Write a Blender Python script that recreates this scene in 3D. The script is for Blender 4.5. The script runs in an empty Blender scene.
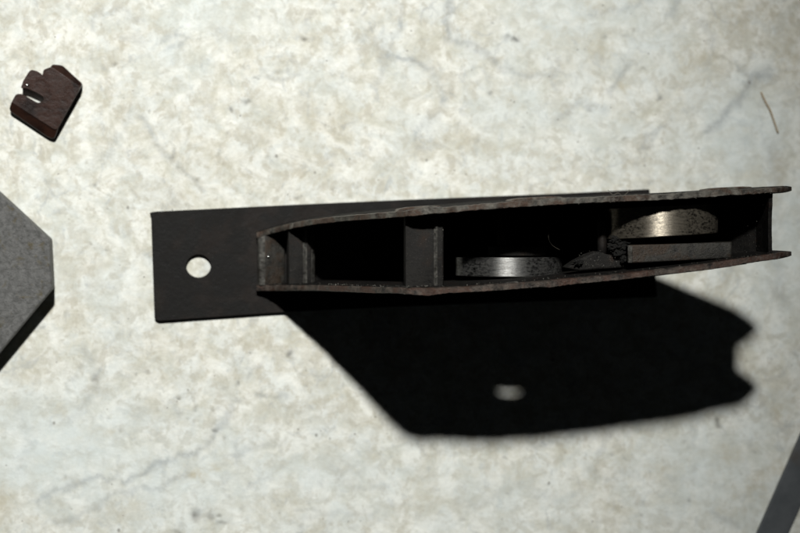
import bpy, bmesh, math, random
import numpy as np
from mathutils import Vector, noise
random.seed(7)
rng = np.random.default_rng(11)
S = bpy.context.scene
COL = S.collection

# ------------------------------------------------------------------ camera (1 unit = 1 cm, ground at z = 0)
FPX, HC = 1600.0, 32.0
Fv = Vector((.125, -.035, -1)).normalized()
Rv = Fv.cross(Vector((0, 1, 0))).normalized()
Uv = Rv.cross(Fv)
CAM = Vector((0, 0, HC))
cd = bpy.data.cameras.new('camera'); cam = bpy.data.objects.new('camera', cd); COL.objects.link(cam)
from mathutils import Matrix
cam.matrix_world = Matrix(((Rv.x, Uv.x, -Fv.x, 0), (Rv.y, Uv.y, -Fv.y, 0), (Rv.z, Uv.z, -Fv.z, HC), (0, 0, 0, 1)))
cd.sensor_width = 36; cd.lens = 72; cd.clip_start = .5; cd.clip_end = 500
cd.dof.use_dof = True; cd.dof.focus_distance = 28.6; cd.dof.aperture_fstop = .19
S.camera = cam

def W(ix, iy, h=0.0):
    """a point of the photographed table plane (or of a plane h cm above it)"""
    d = Fv + Rv*((ix-400)/FPX) + Uv*((266.5-iy)/FPX)
    return CAM + d*((h-HC)/d.z)
def G(x, y, h):                       # ground position x,y lifted straight up by h
    p = W(x, y, 0); p.z = h; return p

# ------------------------------------------------------------------ light: one hard lamp, almost no fill
w = bpy.data.worlds.new('World'); S.world = w; w.use_nodes = True
w.node_tree.nodes['Background'].inputs[0].default_value = (.85, .95, 1, 1)
w.node_tree.nodes['Background'].inputs[1].default_value = .005
LP = W(400, 300, 0) + 70*Vector((-.11, .6, 1)).normalized()
ld = bpy.data.lights.new('lamp', 'SPOT'); ld.energy = 270000; ld.color = (1, .995, .965)
ld.spot_size = math.radians(31.5); ld.spot_blend = 1.0; ld.shadow_soft_size = 1.8
lo = bpy.data.objects.new('lamp', ld); COL.objects.link(lo); lo.location = LP
lo.rotation_euler = (W(130, 190, 0)-LP).to_track_quat('-Z', 'Y').to_euler()
S.view_settings.view_transform = 'Standard'; S.view_settings.look = 'None'
S.view_settings.exposure = 0; S.view_settings.gamma = 1; S.view_settings.use_curve_mapping = False
S.render.engine = 'CYCLES'; S.render.resolution_x = 1024; S.render.resolution_y = 682

# ------------------------------------------------------------------ material helpers
class NT:
    def __init__(s, name):
        s.m = bpy.data.materials.new(name); s.m.use_nodes = True
        s.n = s.m.node_tree.nodes; s.l = s.m.node_tree.links
        s.b = s.n['Principled BSDF']; s.co = s.n.new('ShaderNodeTexCoord')
    def link(s, a, b): s.l.new(a, b)
    def mapping(s, scale, out='Object'):
        m = s.n.new('ShaderNodeMapping'); m.inputs['Scale'].default_value = scale
        s.link(s.co.outputs[out], m.inputs[0]); return m.outputs[0]
    def noise(s, scale, detail=4, rough=.55, vec=None, dist=0):
        t = s.n.new('ShaderNodeTexNoise'); t.inputs['Scale'].default_value = scale
        t.inputs['Detail'].default_value = detail; t.inputs['Roughness'].default_value = rough
        t.inputs['Distortion'].default_value = dist
        s.link(vec if vec else s.co.outputs['Object'], t.inputs['Vector']); return t.outputs['Fac']
    def voro(s, scale, feature='F1', vec=None):
        t = s.n.new('ShaderNodeTexVoronoi'); t.feature = feature; t.inputs['Scale'].default_value = scale
        s.link(vec if vec else s.co.outputs['Object'], t.inputs['Vector']); return t.outputs['Distance']
    def ramp(s, fac, stops):
        r = s.n.new('ShaderNodeValToRGB'); e = r.color_ramp.elements
        while len(e) < len(stops): e.new(.5)
        for k, (p, c) in enumerate(stops):
            e[k].position = p; e[k].color = (*c, 1) if isinstance(c, tuple) else (c, c, c, 1)
        s.link(fac, r.inputs[0]); return r.outputs[0]
    def mix(s, fac, a, b, mode='MIX'):
        m = s.n.new('ShaderNodeMix'); m.data_type = 'RGBA'; m.blend_type = mode
        for sock, v in ((m.inputs[0], fac), (m.inputs[6], a), (m.inputs[7], b)):
            if hasattr(v, 'links'): s.link(v, sock)
            elif isinstance(v, tuple): sock.default_value = (*v, 1)
            else: sock.default_value = v
        return m.outputs[2]
    def math(s, op, a, b=0.0):
        m = s.n.new('ShaderNodeMath'); m.operation = op
        for k, v in enumerate((a, b)):
            if hasattr(v, 'links'): s.link(v, m.inputs[k])
            else: m.inputs[k].default_value = v
        return m.outputs[0]
    def bump(s, h, strength, dist):
        b = s.n.new('ShaderNodeBump'); b.inputs['Strength'].default_value = strength
        b.inputs['Distance'].default_value = dist
        s.link(h, b.inputs['Height']); s.link(b.outputs[0], s.b.inputs['Normal'])
    def set(s, **k):
        for key, v in k.items():
            i = s.b.inputs[{'color': 'Base Color', 'rough': 'Roughness', 'metal': 'Metallic', 'spec': 'Specular IOR Level', 'aniso': 'Anisotropic'}[key]]
            if hasattr(v, 'links'): s.link(v, i)
            else: i.default_value = (*v, 1) if isinstance(v, tuple) else v
        return s.m

def mat_marble():
    t = NT('marble')
    at = t.n.new('ShaderNodeAttribute'); at.attribute_name = 'stain'
    sp = t.n.new('ShaderNodeSeparateColor'); t.link(at.outputs['Color'], sp.inputs[0])
    vein, tan, speck = sp.outputs[0], sp.outputs[1], sp.outputs[2]
    big = t.noise(.32, 5, .6, dist=.6); mid = t.noise(1.9, 9, .66, dist=.4); fine = t.noise(9, 6, .7, dist=.2)
    m2 = t.noise(1.5, 8, .66, vec=t.mapping((1, 1.1, 5)), dist=.5)
    base = t.ramp(mid, [(.32, (.56, .55, .46)), (.44, (.68, .675, .59)), (.52, (.79, .79, .72)), (.66, (.88, .89, .83))])
    blue = t.ramp(m2, [(.46, 0.), (.56, 1.)])
    base = t.mix(t.math('MULTIPLY', blue, .35), base, (.62, .675, .665))
    tn = t.ramp(t.noise(3.2, 8, .68, vec=t.mapping((1.1, 1, 3)), dist=.4), [(.51, 0.), (.60, 1.)])
    base = t.mix(t.math('MULTIPLY', tn, .55), base, (.47, .44, .35))
    tn2 = t.ramp(t.noise(1.6, 8, .68, vec=t.mapping((1, 1.3, 8)), dist=.8), [(.5, 0.), (.62, 1.)])
    base = t.mix(t.math('MULTIPLY', tn2, .50), base, (.52, .50, .41))
    gy = t.ramp(t.noise(2.8, 8, .72, vec=t.mapping((1.2, 1, 11)), dist=.6), [(.56, 0.), (.68, 1.)])
    base = t.mix(t.math('MULTIPLY', gy, .50), base, (.37, .40, .405))
    base = t.mix(.6, base, t.ramp(fine, [(.30, .74), (.62, 1.)]), 'MULTIPLY')
    base = t.mix(.5, base, t.ramp(big, [(.3, .86), (.7, 1.)]), 'MULTIPLY')
    # fine irregular network of hair cracks
    wv = t.n.new('ShaderNodeVectorMath'); wv.operation = 'ADD'
    nz = t.n.new('ShaderNodeTexNoise'); nz.inputs['Scale'].default_value = 1.6; nz.inputs['Detail'].default_value = 6
    t.link(t.co.outputs['Object'], nz.inputs['Vector']); t.link(t.co.outputs['Object'], wv.inputs[0]); t.link(nz.outputs['Color'], wv.inputs[1])
    cr = t.voro(.75, 'DISTANCE_TO_EDGE', wv.outputs[0])
    crm = t.ramp(cr, [(.0, 1.), (.035, 0.)])
    crm = t.math('MULTIPLY', crm, t.ramp(t.noise(.8, 3), [(.5, 0.), (.66, .55)]))
    base = t.mix(crm, base, (.36, .375, .37))
    vm = t.math('MULTIPLY', vein, t.ramp(t.noise(6, 5, .7), [(.36, .55), (.56, 1.)]))
    base = t.mix(t.math('MULTIPLY', at.outputs['Alpha'], t.ramp(t.noise(2.6, 6, .65), [(.3, .45), (.6, 1.)])), base, (.62, .685, .68))
    base = t.mix(vm, base, (.20, .225, .24))
    tm = t.math('MULTIPLY', tan, t.ramp(t.noise(5, 5, .7), [(.38, .15), (.6, 1.)]))
    base = t.mix(tm, base, (.44, .39, .27))
    vs = t.voro(3.3); pores = t.ramp(vs, [(.0, 1.), (.045, .9), (.08, 0.)])
    pm = t.math('MULTIPLY', pores, t.ramp(t.noise(2.3, 2), [(.47, 0.), (.56, .75)]))
    base = t.mix(pm, base, (.23, .215, .19))
    vs3 = t.voro(1.15, vec=t.mapping((1.1, .9, 1))); p3 = t.ramp(vs3, [(.0, .8), (.03, .7), (.05, 0.)])
    base = t.mix(p3, base, (.20, .19, .17))
    base = t.mix(speck, base, (.10, .095, .085))
    h = t.math('ADD', t.math('MULTIPLY', mid, 1.2), t.math('MULTIPLY', fine, .35))
    h = t.math('SUBTRACT', h, t.math('ADD', t.math('MULTIPLY', pm, .5), t.math('MULTIPLY', vein, .25)))
    t.bump(h, .55, .035)
    return t.set(color=base, rough=.62, spec=.3)

def mat_steel(name, c1, c2, rust, rustamt, rough=(.4, .75), metal=0., bump=.3, grain=14, fleck=0., spec=.35):
    t = NT(name)
    n1 = t.noise(grain*.35, 6, .65); n2 = t.noise(grain, 5, .7); n3 = t.noise(grain*.12, 5, .6, dist=.5)
    col = t.mix(t.ramp(n1, [(.35, 0.), (.65, 1.)]), c1, c2)
    rm = t.math('MULTIPLY', t.ramp(n3, [(.62-rustamt*.35, 0.), (.74-rustamt*.35, 1.)]), t.ramp(n2, [(.3, .35), (.6, 1.)]))
    col = t.mix(rm, col, rust)
    rg = t.ramp(n1, [(.3, rough[0]), (.7, rough[1])])
    if fleck:
        fl = t.ramp(t.noise(grain*3.2, 3, .8), [(.66, 0.), (.72, 1.)])
        col = t.mix(t.math('MULTIPLY', fl, fleck), col, (.42, .40, .36))
    t.bump(t.math('ADD', n2, t.math('MULTIPLY', n1, .8)), bump, .03)
    return t.set(color=col, rough=rg, metal=metal, spec=spec)

def mat_ground_steel(name, tint, rough, dirt=.5, along=(2, 14, 2)):
    """bare machined steel with tool marks round the rim and grime on it"""
    t = NT(name)
    v = t.mapping(along)
    st = t.noise(3.0, 6, .75, vec=v); n = t.noise(14, 7, .8, vec=t.mapping((1, 1.6, 1)), dist=.4); n2 = t.noise(3.2, 5, .6)
    d = t.ramp(n, [(.42, 0.), (.68, 1.)])
    d = t.math('MULTIPLY', t.math('MAXIMUM', d, t.ramp(n2, [(.56, 0.), (.72, .8)])), dirt)
    col = t.mix(t.ramp(st, [(.3, 0.), (.7, 1.)]), tuple(c*.45 for c in tint), tint)
    col = t.mix(d, col, (.036, .031, .024))
    rg = t.math('ADD', t.math('MULTIPLY', st, .12), t.math('ADD', t.math('MULTIPLY', d, .16), rough))
    t.bump(t.math('ADD', t.math('MULTIPLY', st, .7), t.math('MULTIPLY', n, .6)), .22, .008)
    mt = t.math('SUBTRACT', 1.0, t.math('MULTIPLY', d, .7))
    tg = t.n.new('ShaderNodeCombineXYZ'); tg.inputs[1].default_value = 1          # turned round the rim: rough across the grooves
    t.link(tg.outputs[0], t.b.inputs['Tangent']); t.b.inputs['Anisotropic'].default_value = .9
    return t.set(color=col, rough=rg, metal=mt)

M = {}
M['marble'] = mat_marble()
M['face'] = mat_steel('dark_brown_paint', (.0044, .0041, .0037), (.0078, .0070, .0062), (.012, .009, .0073), .35, (.5, .75), spec=.17, bump=.3, grain=12, fleck=.12)
M['worn'] = mat_steel('worn_brown_edge', (.010, .0085, .0075), (.055, .043, .035), (.06, .032, .021), .5, (.45, .7), bump=.8, grain=20, fleck=.4, spec=.3)
M['clipedge'] = mat_steel('rubbed_enamel_edge', (.03, .02, .016), (.10, .07, .055), (.05, .02, .013), .5, (.25, .4), bump=.3, grain=16, fleck=.3, spec=.4)
M['sheet'] = mat_steel('grimy_black_sheet', (.004, .0038, .0035), (.011, .010, .009), (.022, .012, .009), .15, (.6, .9), spec=.08, bump=.6, grain=22, fleck=.45)
M['rim_grey'] = mat_steel('worn_grey_edge', (.014, .013, .011), (.16, .15, .128), (.060, .034, .022), .50, (.32, .7), metal=.35, bump=.9, grain=20, fleck=.7)
M['rim_rust'] = mat_steel('rusty_edge', (.010, .009, .008), (.105, .085, .07), (.064, .034, .024), .45, (.38, .75), metal=.25, bump=.9, grain=22, fleck=.6)
M['post'] = mat_steel('dull_dark_iron', (.0085, .008, .0074), (.0165, .0155, .0140), (.022, .015, .011), .2, (.6, .85), spec=.13, bump=.5, grain=18, fleck=.5)
M['edge'] = mat_steel('scuffed_lit_iron', (.022, .021, .019), (.14, .135, .12), (.03, .027, .022), .3, (.4, .7), metal=.3, bump=1., grain=30, fleck=.9)  # bare scuffed metal; also stands in for highlights on spacer ridges
M['disc'] = mat_ground_steel('bare_machined_steel', (.24, .24, .232), .23, .75)
M['disc_oily'] = mat_ground_steel('oily_machined_steel', (.36, .32, .255), .28, .80)
M['bar'] = mat_steel('brown_stained_steel', (.014, .0135, .012), (.045, .042, .036), (.038, .025, .016), .45, (.4, .7), metal=.25, bump=.7, grain=20, fleck=.6)
M['grime'] = mat_steel('greasy_dirt', (.002, .0019, .0016), (.006, .0055, .004), (.012, .009, .005), .3, (.4, .8), spec=.3, bump=1., grain=40, fleck=.6)
M['clip'] = mat_steel('dark_brown_enamel', (.0085, .0045, .0036), (.016, .0085, .0065), (.030, .0125, .008), .5, (.25, .45), bump=.22, grain=12, fleck=.10, spec=.18)
M['plate'] = mat_steel('grey_blasted_metal', (.10, .10, .096), (.19, .19, .184), (.115, .095, .05), .12, (.5, .8), metal=.2, bump=1.0, grain=34, fleck=.6)
M['strip'] = mat_steel('blue_grey_steel', (.072, .080, .086), (.098, .106, .112), (.08, .075, .07), .2, (.5, .65), metal=.2, bump=.2, grain=5)
M['lint'] = NT('lint').set(color=(.11, .10, .08), rough=.8)
M['hair'] = NT('brown_fibre').set(color=(.40, .31, .20), rough=.8)
M['dust'] = NT('pale_dust').set(color=(.10, .095, .08), rough=.7)
M['shiny'] = NT('glint_metal').set(color=(.8, .8, .78), rough=.25, metal=1.)  # bright metal standing in for small specular glints

# ------------------------------------------------------------------ object helpers
def mesh_obj(name, verts, faces, mats, parent=None, smooth=False, midx=None, bevel=0, seg=2, bevel_mat=-1):
    me = bpy.data.meshes.new(name); me.from_pydata([tuple(v) for v in verts], [], faces); me.update()
    bm = bmesh.new(); bm.from_mesh(me); bmesh.ops.recalc_face_normals(bm, faces=bm.faces); bm.to_mesh(me); bm.free()
    for m in (mats if isinstance(mats, (list, tuple)) else [mats]): me.materials.append(m)
    if midx is not None: me.polygons.foreach_set('material_index', midx)
    me.polygons.foreach_set('use_smooth', [smooth]*len(me.polygons))
    o = bpy.data.objects.new(name, me); COL.objects.link(o)
    if parent: o.parent = parent
    if bevel:
        b = o.modifiers.new('bevel', 'BEVEL'); b.width = bevel; b.segments = seg; b.material = bevel_mat; b.limit_method = 'ANGLE'; b.angle_limit = math.radians(35)
        me.polygons.foreach_set('use_smooth', [True]*len(me.polygons))
        me.set_sharp_from_angle(angle=math.radians(80))
    return o
def tag(o, label=None, cat=None, group=None, kind=None):
    if label: o['label'] = label
    if cat: o['category'] = cat
    if group: o['group'] = group
    if kind: o['kind'] = kind
    return o
def slab(name, outline, z0, z1, mat, parent=None, bevel=0, seg=2, holes=(), bevel_mat=-1):
    """extruded outline given as world xy points; z0/z1 may be functions of the point"""
    from mathutils.geometry import tessellate_polygon
    loops = [outline]+list(holes)
    f0 = z0 if callable(z0) else (lambda p: z0)
    f1 = z1 if callable(z1) else (lambda p: z1)
    V = []; F = []
    tri = tessellate_polygon([[Vector((p[0], p[1], 0)) for p in lp] for lp in loops])
    flat = [p for lp in loops for p in lp]; n = len(flat)
    V = [(p[0], p[1], f0(p)) for p in flat]+[(p[0], p[1], f1(p)) for p in flat]
    if holes:
        for a, b, c in tri: F.append((a, b, c)); F.append((a+n, b+n, c+n))
    else:
        F.append(tuple(range(n))); F.append(tuple(range(n, 2*n)))
    k = 0
    for lp in loops:
        m = len(lp)
        for i in range(m):
            j = (i+1) % m; F.append((k+i, k+j, k+j+n, k+i+n))
        k += m
    return mesh_obj(name, V, F, mat, parent, bevel=bevel, seg=seg, bevel_mat=bevel_mat)
def interp(x, pts):
    return float(np.interp(x, [p[0] for p in pts], [p[1] for p in pts]))
def rounded(pts, r, n=5):
    """round the corners of an image-space polygon; pts = (x, y) or (x, y, radius)"""
    out = []; m = len(pts)
    for i in range(m):
        p = Vector(pts[i][:2]); a = Vector(pts[i-1][:2]); b = Vector(pts[(i+1) % m][:2])
        rr = pts[i][2] if len(pts[i]) > 2 else r
        da, db = (a-p), (b-p); d = min(rr, da.length*.48, db.length*.48)
        p0 = p+da.normalized()*d; p1 = p+db.normalized()*d
        if d < .3: out.append(p); continue
        for k in range(n+1):
            t = k/n; out.append(p0*(1-t)**2+p*2*t*(1-t)+p1*t*t)
    return [(q.x, q.y) for q in out]
def prism_y(name, prof, y0, y1, mat, parent, bevel=.0, smooth=False, tilt=0., midx=None):
    """profile (image x at height h, h) extruded between image rows y0 and y1; rows may be functions of x"""
    fy0 = y0 if callable(y0) else (lambda x: y0); fy1 = y1 if callable(y1) else (lambda x: y1)
    n = len(prof); V = [W(x, fy0(x), h) for x, h in prof]+[W(x, fy1(x), h) for x, h in prof]
    # keep the two end faces vertical: use the row of the highest point
    hx = max(prof, key=lambda p: p[1])
    for i, (x, h) in enumerate(prof):
        for k, fy in ((i, fy0), (i+n, fy1)):
            top = W(x, fy(x), hx[1]); px = W(x, fy(x), h).x
            V[k] = Vector((px, top.y, h))
    F = [tuple(range(n)), tuple(range(n, 2*n))]+[(i, (i+1) % n, (i+1) % n+n, i+n) for i in range(n)]
    o = mesh_obj(name, V, F, mat, parent, bevel=bevel)
    if midx: 
        for i, mi in midx.items(): o.data.polygons[2+i].material_index = mi
    if smooth:
        o.data.polygons.foreach_set('use_smooth', [True]*len(o.data.polygons)); o.data.set_sharp_from_angle(angle=math.radians(40))
    return o

# ------------------------------------------------------------------ the marble surface
def build_marble():
    xs = np.concatenate([[-2600, -1500, -800, -400, -200, -120, -60], np.arange(-30, 832, 1.6), [860, 920, 1000, 1200, 1600, 2400, 3400]])
    ys = np.concatenate([[-2200, -1300, -700, -350, -160, -80, -40], np.arange(-20, 556, 1.6), [580, 620, 700, 900, 1300, 2000, 2900]])
    X, Y = np.meshgrid(xs, ys)
    d = (np.array(Fv)[None, None, :]+np.array(Rv)*((X-400)/FPX)[..., None]+np.array(Uv)*((266.5-Y)/FPX)[..., None])
    # far out, the plane is parametrised linearly so that no ray misses it
    c = [W(0, 0), W(800, 0), W(0, 533), W(800, 533)]
    P = d*(-HC/d[..., 2:3]); P = P+np.array(CAM)
    far = (X < -30) | (X > 832) | (Y < -20) | (Y > 556)
    lin = np.array(W(400, 266))+np.stack([(X-400)*.0206, (266-Y)*.0206, X*0], -1)
    Xc, Yc = np.clip(X, -30, 831), np.clip(Y, -20, 555)
    dc = (np.array(Fv)[None, None, :]+np.array(Rv)*((Xc-400)/FPX)[..., None]+np.array(Uv)*((266.5-Yc)/FPX)[..., None])
    Pc = dc*(-HC/dc[..., 2:3])+np.array(CAM)
    P = Pc+np.stack([(X-Xc)*.0206, (Yc-Y)*.0206, X*0], -1)
    P[..., 2] = 0
    # stains: veins (r), tan blotches (g), pits (b)
    wx = np.zeros_like(X); wy = np.zeros_like(X)
    def vnoise(fr, seed, amp):
        g = np.random.default_rng(seed).standard_normal((int(700/fr)+6, int(1000/fr)+6))
        u = (np.clip(X, -40, 840)+60)/fr; v = (np.clip(Y, -40, 560)+60)/fr
        i = np.floor(u).astype(int); j = np.floor(v).astype(int); fu = u-i; fv = v-j
        fu = fu*fu*(3-2*fu); fv = fv*fv*(3-2*fv)
        return amp*((g[j, i]*(1-fu)+g[j, i+1]*fu)*(1-fv)+(g[j+1, i]*(1-fu)+g[j+1, i+1]*fu)*fv)
    wx = vnoise(22, 1, 2.4)+vnoise(8, 2, 1.5)+vnoise(3.5, 5, .8); wy = vnoise(22, 3, 2.4)+vnoise(8, 4, 1.5)+vnoise(3.5, 6, .8)
    XX, YY = X+wx, Y+wy
    vein = np.zeros_like(X); tan = np.zeros_like(X); pit = np.zeros_like(X)
    def stroke(ch, pts, wd, s):
        for (x0, y0), (x1, y1) in zip(pts[:-1], pts[1:]):
            L2 = (x1-x0)**2+(y1-y0)**2
            t = np.clip(((XX-x0)*(x1-x0)+(YY-y0)*(y1-y0))/L2, 0, 1)
            dd = np.hypot(XX-x0-t*(x1-x0), YY-y0-t*(y1-y0))
            np.maximum(ch, s*np.exp(-(dd/wd)**2), out=ch)
    def blob(ch, x, y, rx, ry, s):
        np.maximum(ch, s*np.exp(-(((XX-x)/rx)**2+((YY-y)/ry)**2)), out=ch)
    for pts, wd, s in [
        ([(40, 500), (58, 492), (75, 484), (92, 480), (112, 482)], 2.6, .50),
        ([(122, 486), (136, 474), (152, 465), (170, 459), (196, 453)], 2.6, .62),
        ([(196, 453), (208, 440), (218, 428), (228, 415), (236, 406)], 3.0, .45),
        ([(55, 522), (90, 508), (115, 499), (140, 490), (165, 482), (190, 474)], 2.4, .42),
        ([(240, 455), (262, 446), (285, 440)], 2.4, .30), ([(256, 396), (286, 397)], 2.2, .45),
        ([(385, 55), (403, 62), (420, 66), (434, 72)], 2.6, .52), ([(448, 0), (446, 22), (450, 40)], 3.0, .48),
        ([(380, 30), (382, 60), (376, 92)], 3.0, .26), ([(444, 39), (468, 42), (486, 52), (500, 66)], 3.0, .40),
        ([(392, 0), (400, 24), (385, 56)], 2.5, .25), ([(430, 70), (445, 96), (430, 124), (412, 142)], 3.0, .25),
        ([(500, 66), (520, 78), (548, 74)], 3, .30), ([(140, 118), (158, 142), (176, 164), (204, 190)], 2.4, .34),
        ([(708, 132), (722, 122), (735, 108), (744, 92), (752, 80), (770, 72)], 4.0, .48),
        ([(752, 80), (742, 74), (734, 62)], 3, .28), ([(640, 150), (650, 137), (664, 130), (652, 146), (640, 150)], 2.2, .36),
        ([(612, 92), (620, 78), (630, 62)], 3, .36), ([(668, 16), (676, 4)], 3, .35), ([(590, 15), (620, 10), (650, 2)], 3, .24),
        ([(160, 42), (172, 34), (186, 38), (178, 48), (166, 50)], 2.6, .36), ([(120, 40), (136, 36), (142, 46)], 4, .28),
        ([(98, 14), (118, 10), (140, 20)], 3, .22), ([(100, 160), (125, 135), (130, 110)], 3, .18),
        ([(690, 355), (715, 372), (722, 400)], 4, .2), ([(770, 150), (776, 190), (772, 240), (780, 300)], 6, .25),
        ([(700, 20), (712, 40), (706, 60)], 3, .25), ([(560, 120), (580, 104), (606, 108)], 3, .25),
        ([(70, 420), (95, 396), (100, 372), (88, 352)], 5, .26), ([(20, 470), (30, 440), (18, 410)], 4, .22),
        ([(330, 470), (352, 486), (380, 488)], 3.5, .22), ([(300, 520), (340, 508), (372, 516)], 3, .22),
        ([(470, 505), (515, 490), (560, 500)], 4, .2), ([(590, 470), (610, 480), (640, 474)], 3, .22)]:
        stroke(vein, pts, wd*1.3, s*(.78 if pts[0][1] > 380 else 1.0))
    for x, y, rx, ry, s in [(196, 472, 12, 6, .75), (212, 466, 9, 4, .6), (98, 384, 8, 9, .45), (150, 398, 12, 9, .3), (110, 434, 5, 7, .4), (60, 408, 8, 6, .45),
        (6, 505, 14, 18, .6), (30, 520, 14, 10, .4), (110, 515, 8, 10, .35), (625, 86, 5, 9, .7), (262, 128, 26, 14, .3), (330, 120, 32, 22, .34), (398, 100, 22, 18, .3), (250, 60, 20, 12, .25),
        (595, 8, 18, 9, .55), (545, 30, 24, 16, .35), (600, 44, 26, 18, .38), (700, 66, 28, 26, .42), (745, 20, 30, 20, .42), (790, 60, 14, 34, .5), (700, 100, 8, 6, .4), (512, 98, 7, 9, .6),
        (776, 180, 8, 34, .42), (775, 470, 9, 7, .7), (760, 488, 14, 20, .55), (730, 455, 14, 10, .45), (775, 412, 9, 22, .5), (728, 510, 16, 10, .4), (20, 12, 12, 14, .3), (205, 150, 24, 20, .25), (300, 178, 30, 12, .28),
        (60, 300, 20, 24, .3), (76, 250, 20, 22, .28), (150, 24, 14, 10, .3), (225, 30, 14, 16, .25), (460, 140, 26, 14, .3), (560, 160, 24, 12, .28), (170, 350, 30, 20, .28), (255, 340, 16, 12, .35), (310, 400, 14, 9, .3),
        (500, 470, 30, 12, .3), (430, 500, 20, 14, .3), (600, 500, 24, 10, .3), (660, 470, 18, 14, .35), (280, 500, 16, 14, .3), (35, 372, 20, 16, .3)]:
        blob(tan, x, y, rx, ry, s)
    for x, y, r_, s in [(303, 38, 3.4, .75), (244, 102, 3.0, .6), (247, 100, 2.8, .6), (232, 111, 2.2, .8), (198, 515, 5.5, .75), (213, 517, 4, .5), (222, 527, 2.6, .6), (221, 517, 2, .6), (176, 532, 3, .5),
        (515, 41, 4.2, .75), (508, 38, 3, .5), (662, 98, 3.0, .7), (489, 95, 3, .5), (490, 24, 1.6, .7), (270, 47, 1.7, .6), (290, 356, 3.6, .8), (252, 356, 3, .6), (238, 385, 1.8, .7), (176, 402, 1.6, .7), (216, 429, 2.6, .65), (228, 436, 2.4, .5), (196, 409, 2, .4),
        (250, 483, 1.8, .5), (150, 113, 1.4, .6), (113, 65, 1.5, .6), (255, 78, 1.6, .5), (638, 72, 2, .4), (605, 36, 2, .45), (625, 36, 2, .4), (589, 110, 2.4, .4), (716, 423, 2.8, .7), (174, 157, 2.2, .5), (97, 380, 3.4, .4), (140, 372, 1.8, .5),
        (331, 118, 1.5, .6), (352, 14, 1.6, .5), (420, 118, 1.5, .5), (370, 150, 1.6, .5), (328, 165, 2.4, .4), (300, 200, 1.4, .5), (110, 210, 1.6, .5), (96, 186, 1.8, .45), (610, 455, 2, .5), (505, 460, 1.6, .5), (460, 520, 2, .5), (690, 500, 2, .5)]:
        blob(pit, x, y, r_, r_*.9, s)
    cool = np.zeros_like(X)
    for x, y, rx, ry, s in [(60, 450, 110, 70, .7), (180, 480, 130, 60, .55), (330, 480, 120, 50, .4), (560, 20, 60, 40, .6), (640, 30, 60, 60, .5), (520, 110, 40, 40, .5), (210, 16, 60, 24, .5), (170, 60, 40, 24, .4),
        (740, 130, 60, 60, .7), (790, 250, 50, 90, .6), (720, 480, 90, 70, .6), (500, 500, 120, 40, .4), (400, 100, 20, 60, .3), (60, 230, 30, 40, .3), (600, 130, 40, 30, .5), (330, 90, 30, 20, .3), (120, 300, 30, 60, .3)]:
        blob(cool, x, y, rx, ry, s)
    rr = np.random.default_rng(5)
    for _ in range(210):
        blob(pit, rr.uniform(0, 800), rr.uniform(0, 533), rr.uniform(.9, 1.7), rr.uniform(.8, 1.5), rr.uniform(.15, .5))
    for _ in range(70):
        x, y = rr.uniform(0, 800), rr.uniform(0, 533)
        blob(tan, x, y, rr.uniform(4, 14), rr.uniform(4, 10), rr.uniform(.15, .4))
    for _ in range(34):
        x, y, a = rr.uniform(0, 800), rr.uniform(0, 533), rr.uniform(0, 6.28); pts = [(x, y)]
        for k in range(rr.integers(2, 5)):
            a += rr.uniform(-.8, .8); x += 9*math.cos(a); y += 9*math.sin(a); pts.append((x, y))
        stroke(vein, pts, rr.uniform(1.6, 3.2), rr.uniform(.12, .3))
    P[..., 2] += np.where((X > -30) & (X < 832) & (Y > -20) & (Y < 556), -.02*pit, 0)
    ny, nx = X.shape
    idx = np.arange(nx*ny).reshape(ny, nx)
    Fq = np.stack([idx[:-1, :-1], idx[1:, :-1], idx[1:, 1:], idx[:-1, 1:]], -1).reshape(-1, 4)
    me = bpy.data.meshes.new('marble_surface')
    me.vertices.add(nx*ny); me.vertices.foreach_set('co', P.reshape(-1).astype(np.float32))
    me.loops.add(Fq.size); me.loops.foreach_set('vertex_index', Fq.reshape(-1).astype(np.int32))
    me.polygons.add(len(Fq)); me.polygons.foreach_set('loop_start', np.arange(0, Fq.size, 4).astype(np.int32))
    me.update(calc_edges=True)
    a = me.color_attributes.new('stain', 'FLOAT_COLOR', 'POINT')
    a.data.foreach_set('color', np.stack([vein, tan, pit, cool], -1).reshape(-1).astype(np.float32))
    me.materials.append(M['marble']); me.polygons.foreach_set('use_smooth', [True]*len(me.polygons))
    o = bpy.data.objects.new('ground', me); COL.objects.link(o)
    tag(o, kind='structure')
build_marble()

# ------------------------------------------------------------------ the lock case
TF = .12                                          # face plate thickness
case = bpy.data.objects.new('lock_case', None); COL.objects.link(case)
tag(case, 'long dark steel lock case standing on its drilled face plate, rollers between rusty side plates', 'lock case')

def circle(ix, iy, rx, ry, h, n=40):
    out = []
    for k in range(n):
        a = 2*math.pi*k/n; p = W(ix+rx*math.cos(a), iy+ry*math.sin(a), h); out.append((p.x, p.y))
    return out
# face plate, lying flat: corners read on the table plane
fp = [(151, 216, 2), (149.5, 212.5, 1.5), (157, 211.5, 1), (300, 204.5, 0), (400, 200.0, 0), (560, 193.6, 0), (649.5, 189.2, 1.5), (657, 297, 2), (400, 306.5, 0), (275, 312.5, 0), (158, 320.8, 4), (154.5, 318, 1)]
ol = []
for q in rounded(fp, 0, 4): p = W(q[0], q[1], TF); ol.append((p.x, p.y))
face = slab('face_plate', ol, .004, TF, [M['face'], M['worn']], case, bevel=.024, seg=3, bevel_mat=1, holes=[circle(198.5, 266, 12.3, 11.6, TF)])

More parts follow.
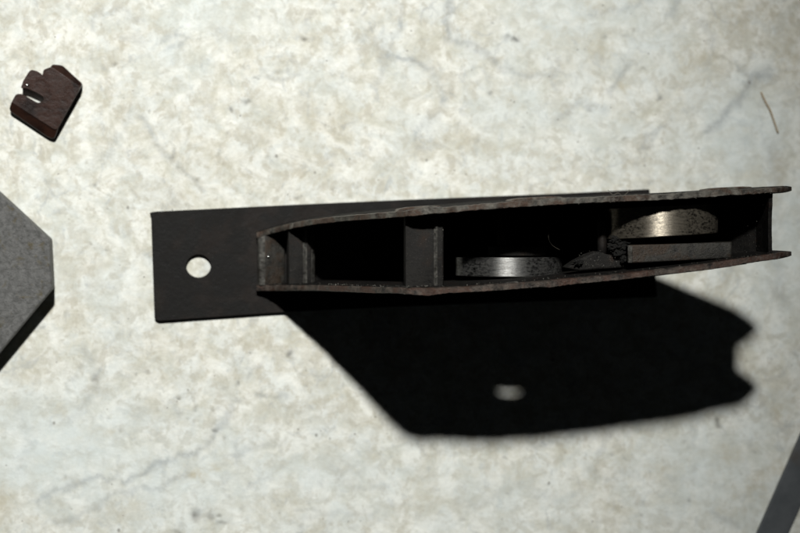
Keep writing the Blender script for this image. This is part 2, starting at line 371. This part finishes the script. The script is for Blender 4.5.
# side plates: ground line of each plate and heights of its upper and lower profile
TOP = [(256, .30), (262, .36), (274, .62), (292, 1.32), (312, 2.10), (343, 3.42), (366, 4.52), (376, 4.90), (390, 5.04), (412, 5.11), (453, 5.28), (503, 5.32), (614, 5.26), (685, 5.14), (693, 5.05), (702, 4.84), (709, 4.66)]
BOT = [(256, TF), (620, TF), (624, 2.75), (690, 3.98), (700, 4.26), (709, 4.58)]
LOW = [(256, 290.5), (274, 289.5), (312, 286.2), (343, 284.4), (380, 281.8), (412, 281), (453, 278), (503, 273.8), (555, 269.2), (614, 262.5), (650, 257.5), (685, 252.4), (705, 250.6), (712, 250.6)]
UPP = [(248, 234.5), (256, 232), (270, 227.6), (290, 221.6), (312, 217.3), (343, 213.2), (384, 209.2), (412, 206.8), (460, 202.6), (505, 199.8), (560, 197.4), (614, 194.8), (660, 191.9), (690, 190), (712, 188.6)]
TH = .125
def smooth_interp(x, pts, wdt=7):
    return sum(interp(x+d, pts) for d in (-wdt, -wdt/2, 0, wdt/2, wdt))/5
def side_plate(name, line, inward, rimmat, label):
    xs = list(np.arange(256, 706, 1.5))+[706, 707, 708, 708.7]
    NR = 26; V = []; n = len(xs); seed = 13.7*inward
    for side in (0, 1):
        for i, x in enumerate(xs):
            y = smooth_interp(x, line); top = smooth_interp(x, TOP, 3) if x < 700 else interp(x, TOP); th = TH*(1-.45*max(0, (x-694)/15)**2); bot = interp(x, BOT)
            p = W(x, y, 0)
            rough = .024*noise.noise(Vector((x*.11, 3.3*side+seed, 0)))+.020*noise.noise(Vector((x*.5, side*9+seed, 5)))
            lip = .018*noise.noise(Vector((x*.05, seed*2+side*4, 2)))+.017*noise.noise(Vector((x*.33, seed+side*6, 8)))
            # flattened swell where the spacers were hammered in and small burrs
            sw = .035*math.exp(-((x-392)/12)**2)+.022*math.exp(-((x-497)/8)**2)+.02*math.exp(-((x-640)/14)**2)
            for r in range(NR):
                t = (r/(NR-1))**.6; z = bot+(top+rough-bot)*t
                k = max(0, (t-.93)/.07)
                off = ((TH-th)*.5 if side == 0 else TH-(TH-th)*.5)*inward
                off += (-(sw)*k if side == 0 else 0)*inward + lip*k*(1 if side else -1)*inward*.8
                rnd = .02*k*k*(1 if side == 0 else -1)*inward
                V.append((p.x, p.y+off+rnd, z))
    def vid(s, i, r): return (s*n+i)*NR+r
    F = []; mi = []
    for s in (0, 1):
        for i in range(n-1):
            for r in range(NR-1):
                F.append((vid(s, i, r), vid(s, i+1, r), vid(s, i+1, r+1), vid(s, i, r+1)))
                mi.append(0 if r < NR-2 else 1)
    for i in range(n-1):
        F.append((vid(0, i, NR-1), vid(0, i+1, NR-1), vid(1, i+1, NR-1), vid(1, i, NR-1))); mi.append(1)
        F.append((vid(0, i, 0), vid(0, i+1, 0), vid(1, i+1, 0), vid(1, i, 0))); mi.append(0)
    for r in range(NR-1):
        for i in (0, n-1):
            F.append((vid(0, i, r), vid(1, i, r), vid(1, i, r+1), vid(0, i, r+1))); mi.append(1)
    o = mesh_obj(name, V, F, [M['sheet'], rimmat], case, smooth=True, midx=mi)
    o.data.set_sharp_from_angle(angle=math.radians(50))
    o['label'] = label
    return o
low = side_plate('side_plate', LOW, 1, M['rim_rust'], 'rust-brown front side plate')
upp = side_plate('side_plate', UPP, -1, M['rim_grey'], 'worn grey rear side plate')

# round hole through the front plate: the lamp shines through it above the roller
def shadow_px(p):
    d = p-LP; q = LP+d*(-LP.z/d.z); e = q-CAM; z = e.dot(Fv)
    return 400+FPX*e.dot(Rv)/z, 266.5-FPX*e.dot(Uv)/z
best = None
for x in np.arange(420, 540, 2.0):
    for h in np.arange(2.5, 4.9, .05):
        p = G(x, interp(x, LOW), h); sx, sy = shadow_px(p); e = (sx-508)**2+(sy-383)**2
        if best is None or e < best[0]: best = (e, x, h)
HX, HH = best[1], best[2]; HR = .38; HH += .15
print('hole at', HX, HH)
bm = bmesh.new()
bmesh.ops.create_cone(bm, cap_ends=True, segments=40, radius1=HR, radius2=HR, depth=.8)
me = bpy.data.meshes.new('cut'); bm.to_mesh(me); bm.free()
cut = bpy.data.objects.new('cut', me); COL.objects.link(cut)
cut.location = G(HX, interp(HX, LOW), HH); cut.rotation_euler = (math.pi/2, 0, 0)
me.materials.append(M['sheet'])
md = low.modifiers.new('hole', 'BOOLEAN'); md.object = cut; md.operation = 'DIFFERENCE'; md.solver = 'EXACT'
bpy.context.view_layer.update()
ev = low.evaluated_get(bpy.context.evaluated_depsgraph_get()); nm = bpy.data.meshes.new_from_object(ev)
low.modifiers.clear(); low.data = nm; bpy.data.objects.remove(cut)
nm.set_sharp_from_angle(angle=math.radians(50))

# end wall: vertical at the flanged end, then slanting back down to the face plate
def yin(line, x, sgn): return W(x, interp(x, line), 0).y+sgn*TH*.9
path = [(686.5, 5.0), (689, 4.55), (690, 4.08), (660, 3.50), (622, 2.68), (619, 2.5), (617, TF)]
V = []; F = []
ns = 10
for x, h in path:
    for dxo in (0, -3.2):
        for k in range(ns+1):
            ya = yin(LOW, x, 1); yb = yin(UPP, x, -1); t = k/ns
            hh = h+(.03*noise.noise(Vector((k*1.3, 1, 4))) if h > 4.9 else 0)-(.04*math.sin(math.pi*t) if h > 4.9 else 0)
            p = W(x+dxo, 230, 0); V.append((p.x, ya+(yb-ya)*t, hh+(.0 if h > 2.6 and h < 4.3 and dxo else 0)+(.07 if dxo and 2.6 < h < 4.3 else 0)))
st = ns+1
for a in range(len(path)-1):
    for c in (0, 1):
        for k in range(ns):
            b0 = (a*2+c)*st+k; b1 = ((a+1)*2+c)*st+k; F.append((b0, b0+1, b1+1, b1))
for k in range(ns):
    F.append((k, k+1, st+k+1, st+k)); e = (len(path)-1)*2*st; F.append((e+k, e+k+1, e+st+k+1, e+st+k))
mesh_obj('end_wall', V, F, M['sheet'], case)

def ylow(h):  # inner face rows as seen at height h, used to butt pieces between the plates
    return None
def between(name, prof, mat, midx=None, bevel=.0, mats=None):
    """a spacer of profile (ground x, h) reaching from plate to plate"""
    n = len(prof); V = []
    for line, s in ((LOW, 1), (UPP, -1)):
        for x, h in prof:
            p = W(x, 240, 0); V.append((p.x, yin(line, x, s), h))
    F = [tuple(range(n)), tuple(range(n, 2*n))]+[(i, (i+1) % n, (i+1) % n+n, i+n) for i in range(n)]
    mi = [0, 0]+[0]*n
    for i, m in (midx or {}).items(): mi[2+i] = m
    o = mesh_obj(name, V, F, mats or mat, case, bevel=bevel, midx=mi)
    return o
# ground x of a spot seen at image x and height h
def gx(ix, h, iy=245):
    p = W(ix, iy, h); lo_, hi_ = ix-200, ix+50
    for _ in range(40):
        m = (lo_+hi_)/2
        if W(m, iy, 0).x < p.x: lo_ = m
        else: hi_ = m
    return m
# big spacer
h2 = 4.60
o = between('spacer_block', [(gx(405.5, h2), h2), (gx(434, h2), h2+.01), (gx(436.5, h2), h2+.09), (gx(442, h2), h2+.085), (gx(443.5, h2), h2+.02), (gx(443.5, h2), 4.34), (gx(405.5, h2), 4.34)], None, {1: 1, 2: 0, 6: 2}, bevel=.012, mats=[M['post'], M['edge'], M['sheet']])  # pale ridge paints a highlight, black left face paints the shade
o['label'] = 'upright spacer block in the middle of the case'
h1 = .98
o = between('spacer_block', [(gx(288.5, h1), h1), (gx(303, h1), h1+.01), (gx(306.5, h1), h1+.09), (gx(311, h1), h1+.06), (gx(315, h1), h1-.06), (gx(316, h1), TF), (gx(288.5, h1), TF)], None, {1: 1, 3: 1}, bevel=.02, mats=[M['post'], M['edge']])  # paler ridge faces carry a painted highlight
o['label'] = 'low spacer block near the narrow end'
# low wedge at the narrow end
o = between('end_block', [(257.0, .30), (258.5, .40), (264, .43), (274, .33), (284, .20), (285, TF), (257.0, TF)], None, {0: 1, 1: 1}, bevel=.02, mats=[M['bar'], M['edge']])  # pale left faces paint the lit edge
def blob_part(name, c, r, mat, parent=case, n=1, amp=.35, seed=0, sub=2, sc=(1, 1, 1)):
    bm = bmesh.new(); bmesh.ops.create_icosphere(bm, subdivisions=sub, radius=1)
    for v in bm.verts:
        k = 1+amp*(noise.noise(v.co*1.7+Vector((seed, seed*2, 0)))+(.5*noise.noise(v.co*6+Vector((seed, 0, 0))) if sub > 2 else 0)); v.co = Vector((v.co.x*sc[0], v.co.y*sc[1], v.co.z*sc[2]))*k*r
    me = bpy.data.meshes.new(name); bm.to_mesh(me); bm.free(); me.materials.append(mat)
    me.polygons.foreach_set('use_smooth', [True]*len(me.polygons))
    o = bpy.data.objects.new(name, me); COL.objects.link(o); o.location = c; o.parent = parent; return o
blob_part('glint_bump', W(268, 256.5, .42), .024, M['shiny'], seed=3, sc=(1, 1, .8))  # shiny bump added as a tiny specular glint

# hammered-over tenon heads on the outer faces
def tenon(x, line, s, h, wd, hg, mat):
    p = W(x, smooth_interp(x, line), 0); p.y -= s*.035; q0 = W(x-8, smooth_interp(x-8, line), 0); q1 = W(x+8, smooth_interp(x+8, line), 0); sl = (q1.y-q0.y)/(q1.x-q0.x)
    o = slab('tenon_head', [(a_, b_+sl*(a_-p.x)) for a_, b_ in [(p.x-wd, p.y), (p.x-wd*.8, p.y+s*.06), (p.x-wd*.4, p.y+s*.075), (p.x+wd*.5, p.y+s*.07), (p.x+wd*.85, p.y+s*.055), (p.x+wd, p.y)]], h-hg, h, mat, case, bevel=.015)
    return o
tenon(388, LOW, -1, 4.15, .36, .3, M['rim_rust']); tenon(388, UPP, 1, 4.62, .42, .5, M['rim_grey'])
tenon(650, UPP, 1, 5.02, .45, .6, M['rim_grey']); tenon(484, UPP, 1, 5.12, .5, .6, M['rim_grey'])

# rollers and levers inside
def roller(name, xl, xr, xp, hp, sag_l, sag_r, y0, y1, mat, depth=1.2, r=.0):
    pr = []
    for k in range(37):
        x = xl+(xr-xl)*k/36; t = (x-xp)/((xp-xl) if x < xp else (xr-xp))
        sag = sag_l if x < xp else sag_r
        pr.append((x, hp-sag*(1-math.sqrt(max(0, 1-(abs(t)*.96)**2)))))
    pr += [(xr-3, hp-sag_r-depth), (xl+3, hp-sag_l-depth)]
    o = prism_y(name, pr, y0, y1, mat, case, bevel=.014)
    return o
HA = HH+.31
roller('roller', 455.5, 562, 527, HA+.02, .80, .60, 277.2, 257.5, M['disc'], .9)['label'] = 'bright machined roller against the front plate'
roller('roller', 606, 718, 684, 4.95, 1.05, .60, lambda x: 240-.062*(x-610), lambda x: 208-.045*(x-610), M['disc_oily'], .8)['label'] = 'oily brown roller near the flanged end'
# hub and ring behind the bright roller
roller('roller_hub', 488, 546, 517, HA-.02, .35, .35, 256.0, 246.5, M['post'], .8)
# flat follower bar in front of the oily roller
prism_y('follower_bar', [(628, 4.74), (629, 4.80), (731, 4.80), (732, 4.74), (732, 4.2), (628, 4.2)], lambda x: 263.5-.052*(x-628), lambda x: 245.2-.03*(x-628), M['bar'], case, bevel=.025)
prism_y('follower_bar_tip', [(627, 4.5), (627.8, 4.825), (632.5, 4.83), (633, 4.5)], lambda x: 263.0, lambda x: 245.6, M['edge'], case, bevel=.02)
# lever between the rollers
lv = [(566, 268), (576, 261), (590, 254), (598, 251.5), (606, 254), (618, 256), (625, 262), (622, 268), (600, 269.5), (580, 271.5)]
hl = 4.42
slab('lever', [(W(x, y, hl).x, W(x, y, hl).y) for x, y in lv], hl-.4, lambda p: hl+.12*noise.noise(Vector((p[0]*3, p[1]*3, 0))), M['post'], case, bevel=.04, seg=3)
lv = [(548, 279), (552, 270), (570, 268), (592, 270), (625, 266), (660, 264), (700, 263), (745, 258), (748, 264), (700, 271), (640, 278), (590, 282)]
slab('lower_lever', [(W(x, y, 3.1).x, W(x, y, 3.1).y) for x, y in lv], 2.9, 3.1, M['post'], case, bevel=.03)
# upright pin
def tube(name, pts, r, mat, parent=None, seg=8, taper=None):
    V = []; F = []; n = len(pts)
    for i, p in enumerate(pts):
        p = Vector(p); d = (Vector(pts[min(i+1, n-1)])-Vector(pts[max(i-1, 0)])).normalized()
        a = d.cross(Vector((0, 0, 1)));
        if a.length < .01: a = d.cross(Vector((1, 0, 0)))
        a.normalize(); b = d.cross(a); rr = r*(taper(i/(n-1)) if taper else 1)
        for k in range(seg):
            t = 2*math.pi*k/seg; V.append(p+a*rr*math.cos(t)+b*rr*math.sin(t))
    for i in range(n-1):
        for k in range(seg):
            F.append((i*seg+k, i*seg+(k+1) % seg, (i+1)*seg+(k+1) % seg, (i+1)*seg+k))
    F.append(tuple(range(seg))); F.append(tuple(range((n-1)*seg, n*seg)))
    return mesh_obj(name, V, F, mat, parent, smooth=True)
tube('cross_pin', [W(602, 213, 4.22), W(602, 225, 4.22), W(602, 245, 4.22), W(602, 258, 4.22)], .085, M['face'], case, seg=14)
for ax_, ah in ((508, HA-1.0), (664, 3.9)):
    x_ = gx(ax_, ah)
    a_ = W(x_, 240, 0).x
    tube('axle', [Vector((a_, yin(LOW, x_, 1), ah)), Vector((a_, (yin(LOW, x_, 1)+yin(UPP, x_, -1))/2, ah)), Vector((a_, yin(UPP, x_, -1), ah))], .2, M['post'], case, seg=20)
# greasy clots
def clot(name, pts, h, mat, amp=.5):
    for i, (x, y, r_) in enumerate(pts):
        blob_part(name, W(x, y, h), r_, mat, amp=1.0, seed=i*3.1+x, sub=4, sc=(1.2, .8, .6))
clot('grease_clot', [(615, 240, .07), (621, 246, .08), (612, 247, .06), (619, 253, .07), (655, 239, .06), (668, 238, .05), (640, 241, .06), (578, 262, .06), (627, 241, .07), (624, 259, .06)], 4.5, M['grime'])

# ------------------------------------------------------------------ dust that clings to it (uncountable)
def dust():
    V = []; F = []
    def grain(p, r):
        b = len(V); q = [Vector((random.uniform(-1, 1), random.uniform(-1, 1), random.uniform(-1, 1))) for _ in range(4)]
        for d in q: V.append(Vector(p)+d.normalized()*r)
        F.extend([(b, b+1, b+2), (b, b+1, b+3), (b, b+2, b+3), (b+1, b+2, b+3)])
    for _ in range(300):          # inner face of the front plate, near the rim
        x = random.uniform(270, 690) if random.random() < .5 else random.uniform(318, 400)
        t = interp(x, TOP); h = max(.2, t-abs(random.gauss(0, .30))-.03)
        p = G(x, interp(x, LOW), h); p.y += TH+.006; grain(p, random.uniform(.005, .015))
    for line, s in ((LOW, 1), (UPP, -1)):
        for _ in range(150):
            x = random.uniform(262, 704); p = G(x, smooth_interp(x, line), smooth_interp(x, TOP, 3)+.012); p.y += s*random.uniform(.01, TH-.01)
            grain(p, random.uniform(.004, .012))
    for _ in range(55):
        ix = random.uniform(406, 443); iy = random.uniform(226, 280) if random.random() < .5 else random.uniform(262, 280); grain(W(ix, iy, h2+(.01 if ix < 434 else .09)), random.uniform(.003, .007))
    for _ in range(60):
        ix = random.choice([436, 436.5, 437, 442.5])+random.gauss(0, .5); grain(W(ix, random.uniform(222, 280), h2+.095), random.uniform(.006, .014))
    for _ in range(50):
        ix = random.uniform(303, 314); grain(W(ix, random.uniform(232, 280), h1+.08), random.uniform(.005, .011))
    for _ in range(130):
        ix = random.uniform(578, 626); iy = random.uniform(250, 268); grain(W(ix, iy, 4.5), random.uniform(.004, .012))
    for _ in range(45):
        ix = random.uniform(612, 735); ix = random.uniform(632, 728); iy = random.uniform(247, 259); grain(W(ix, iy, 4.82), random.uniform(.004, .012))
    for _ in range(35):
        x = random.uniform(676, 685); grain(G(x, random.uniform(196, 248), random.uniform(3.8, 4.9)), random.uniform(.004, .011))
    for _ in range(14):
        grain(W(random.uniform(165, 250), random.uniform(222, 308), TF+.004), random.uniform(.005, .010))
    o = mesh_obj('dust', V, F, M['dust'])
    tag(o, 'pale dust grains clinging to the edges and inside of the dark lock case', 'dust', kind='stuff')
dust()

# loose fibres
def fibre(pts, r, mat, label):
    P = [W(*p) for p in pts]; Q = []
    for i in range(len(P)-1):
        for k in range(4):
            t = k/4; a = P[max(i-1, 0)]; b = P[i]; c = P[i+1]; d = P[min(i+2, len(P)-1)]
            Q.append(.5*((2*b)+(c-a)*t+(2*a-5*b+4*c-d)*t*t+(3*b-a-3*c+d)*t**3))
    Q.append(P[-1]); o = tube('lint_fibre', Q, r, mat, None, 6); tag(o, label, 'fibre', 'stray fibres'); return o
fibre([(761, 92, .02), (765, 101, .02), (770, 110, .03), (774, 121, .03), (778, 133, .02)], .018, M['hair'], 'curved brown fibre lying on the pale marble near the right edge')
fibre([(546, 226, 4.3), (549, 231, 4.4), (548.5, 238, 4.4), (552, 245, 4.2), (560, 250, 4.1)], .0025, M['lint'], 'thin pale lint thread hanging inside the case above the bright roller')
fibre([(608, 190, 5.2), (613, 195, 5.24), (618, 193, 5.26), (623, 196, 5.22), (630, 190, 5.3)], .005, M['lint'], 'fine lint curl on the grey rim of the rear side plate')

# bright nick in the rusty rim
nick = slab('bare_nick', [(W(x, y, 5.16).x, W(x, y, 5.16).y) for x, y in [(503, 286.5), (507, 282.2), (517, 281.4), (521, 283.5), (516, 286.6), (508, 288)]], 5.10, 5.185, M['edge'], case, bevel=.02)

# ------------------------------------------------------------------ small slotted metal clip, top left
# enlarged crop coordinates / 4.845 + (0, 50)
def crop(x, y): return (x/4.845, 50+y/4.845)
cl = [(56, 252, 6), (78, 212, 20), (106, 213, 8), (160, 243, 12), (184, 258, 20), (212, 248, 14), (212, 228, 14), (182, 208, 10), (126, 184, 6), (100, 186, 8), (112, 150, 4), (148, 92, 22), (188, 106, 14), (206, 122, 2), (210, 96, 10), (236, 86, 8), (246, 82, 4), (390, 180, 6), (276, 384, 10), (262, 384, 6)]
cl = [(*crop(x, y), r_/4.845) for x, y, r_ in cl]
HCL = .27
o = slab('metal_clip', [(W(q[0], q[1], HCL).x, W(q[0], q[1], HCL).y) for q in rounded(cl, 0, 4)], .006, HCL, [M['clip'], M['clipedge']], None, bevel=.028, seg=3, bevel_mat=1)
clip = bpy.data.objects.new('slotted_clip', None); COL.objects.link(clip); clip.location = W(45, 100, 0)
bpy.context.view_layer.update()
def adopt(o, par): o.parent = par; o.matrix_parent_inverse = par.matrix_world.inverted()
o.name = 'body'; adopt(o, clip)
tag(clip, 'small dark brown slotted metal piece lying alone on marble at upper left', 'metal clip')
def sloped(name, inner, outer, zi, zo):
    a_, b_ = [Vector(W(*crop(*q), 0)) for q in inner]
    nrm = (Vector(W(*crop(*outer[len(outer)//2][:2]), 0))-a_); d = (b_-a_).normalized(); nrm = (nrm-d*nrm.dot(d)); L = nrm.length; nrm.normalize()
    pts = rounded([(*crop(*q[:2]), (q[2] if len(q) > 2 else 0)/4.845) for q in list(inner)+list(outer)], 0, 4)
    P = [W(q[0], q[1], (zi+zo)/2) for q in pts]
    o = slab(name, [(p.x, p.y) for p in P], .007, lambda p: zi+(zo-zi)*min(1.1, max(0, (Vector((p[0], p[1], 0))-a_).dot(nrm)/L)), M['clip'], None, bevel=.02, seg=3)
    adopt(o, clip)
sloped('folded_edge', [(281, 382), (58, 250)], [(40, 292, 20), (232, 424, 14), (262, 432, 20)], HCL-.004, .12)
sloped('folded_lip', [(244, 84), (390, 184)], [(398, 162, 8), (300, 72, 14), (254, 70, 8)], HCL-.006, .15)
o = blob_part('glint_spot', W(27.4, 85.4, HCL-.02), .04, M['shiny'], None, seed=2); adopt(o, clip)  # added bright spot for the highlight on the upper lobe

# ------------------------------------------------------------------ grey plate with clipped corner, left edge
HP = .62
pl = [(-190, 60), (-60, 142), (0, 194), (49.5, 239.5), (52, 289), (0, 352), (-50, 410), (-190, 470)]
nn = [(W(x, y, HP).x, W(x, y, HP).y) for x, y in pl]
o = slab('body', nn, .004, HP, M['plate'], None, bevel=.03, seg=2)
gp = bpy.data.objects.new('metal_plate', None); COL.objects.link(gp); gp.location = W(-60, 270, 0); bpy.context.view_layer.update(); adopt(o, gp)
tag(gp, 'thick grey steel plate with a cut corner reaching in from the left edge', 'metal plate')
# ------------------------------------------------------------------ flat strip, lower right
sp = [(800, 436.5), (757.5, 533), (690, 686), (722, 700), (790, 533), (880, 300), (848, 327)]
sp = [(857, 307), (800, 436.5), (757.5, 533), (693, 680), (724, 694), (789, 533), (832, 438), (886, 318)]
o = slab('metal_strip', [(W(x, y, .1).x, W(x, y, .1).y) for x, y in sp], .004, .1, M['strip'], None, bevel=.015)
tag(o, 'narrow blue-grey steel strip crossing the lower right corner', 'metal strip')
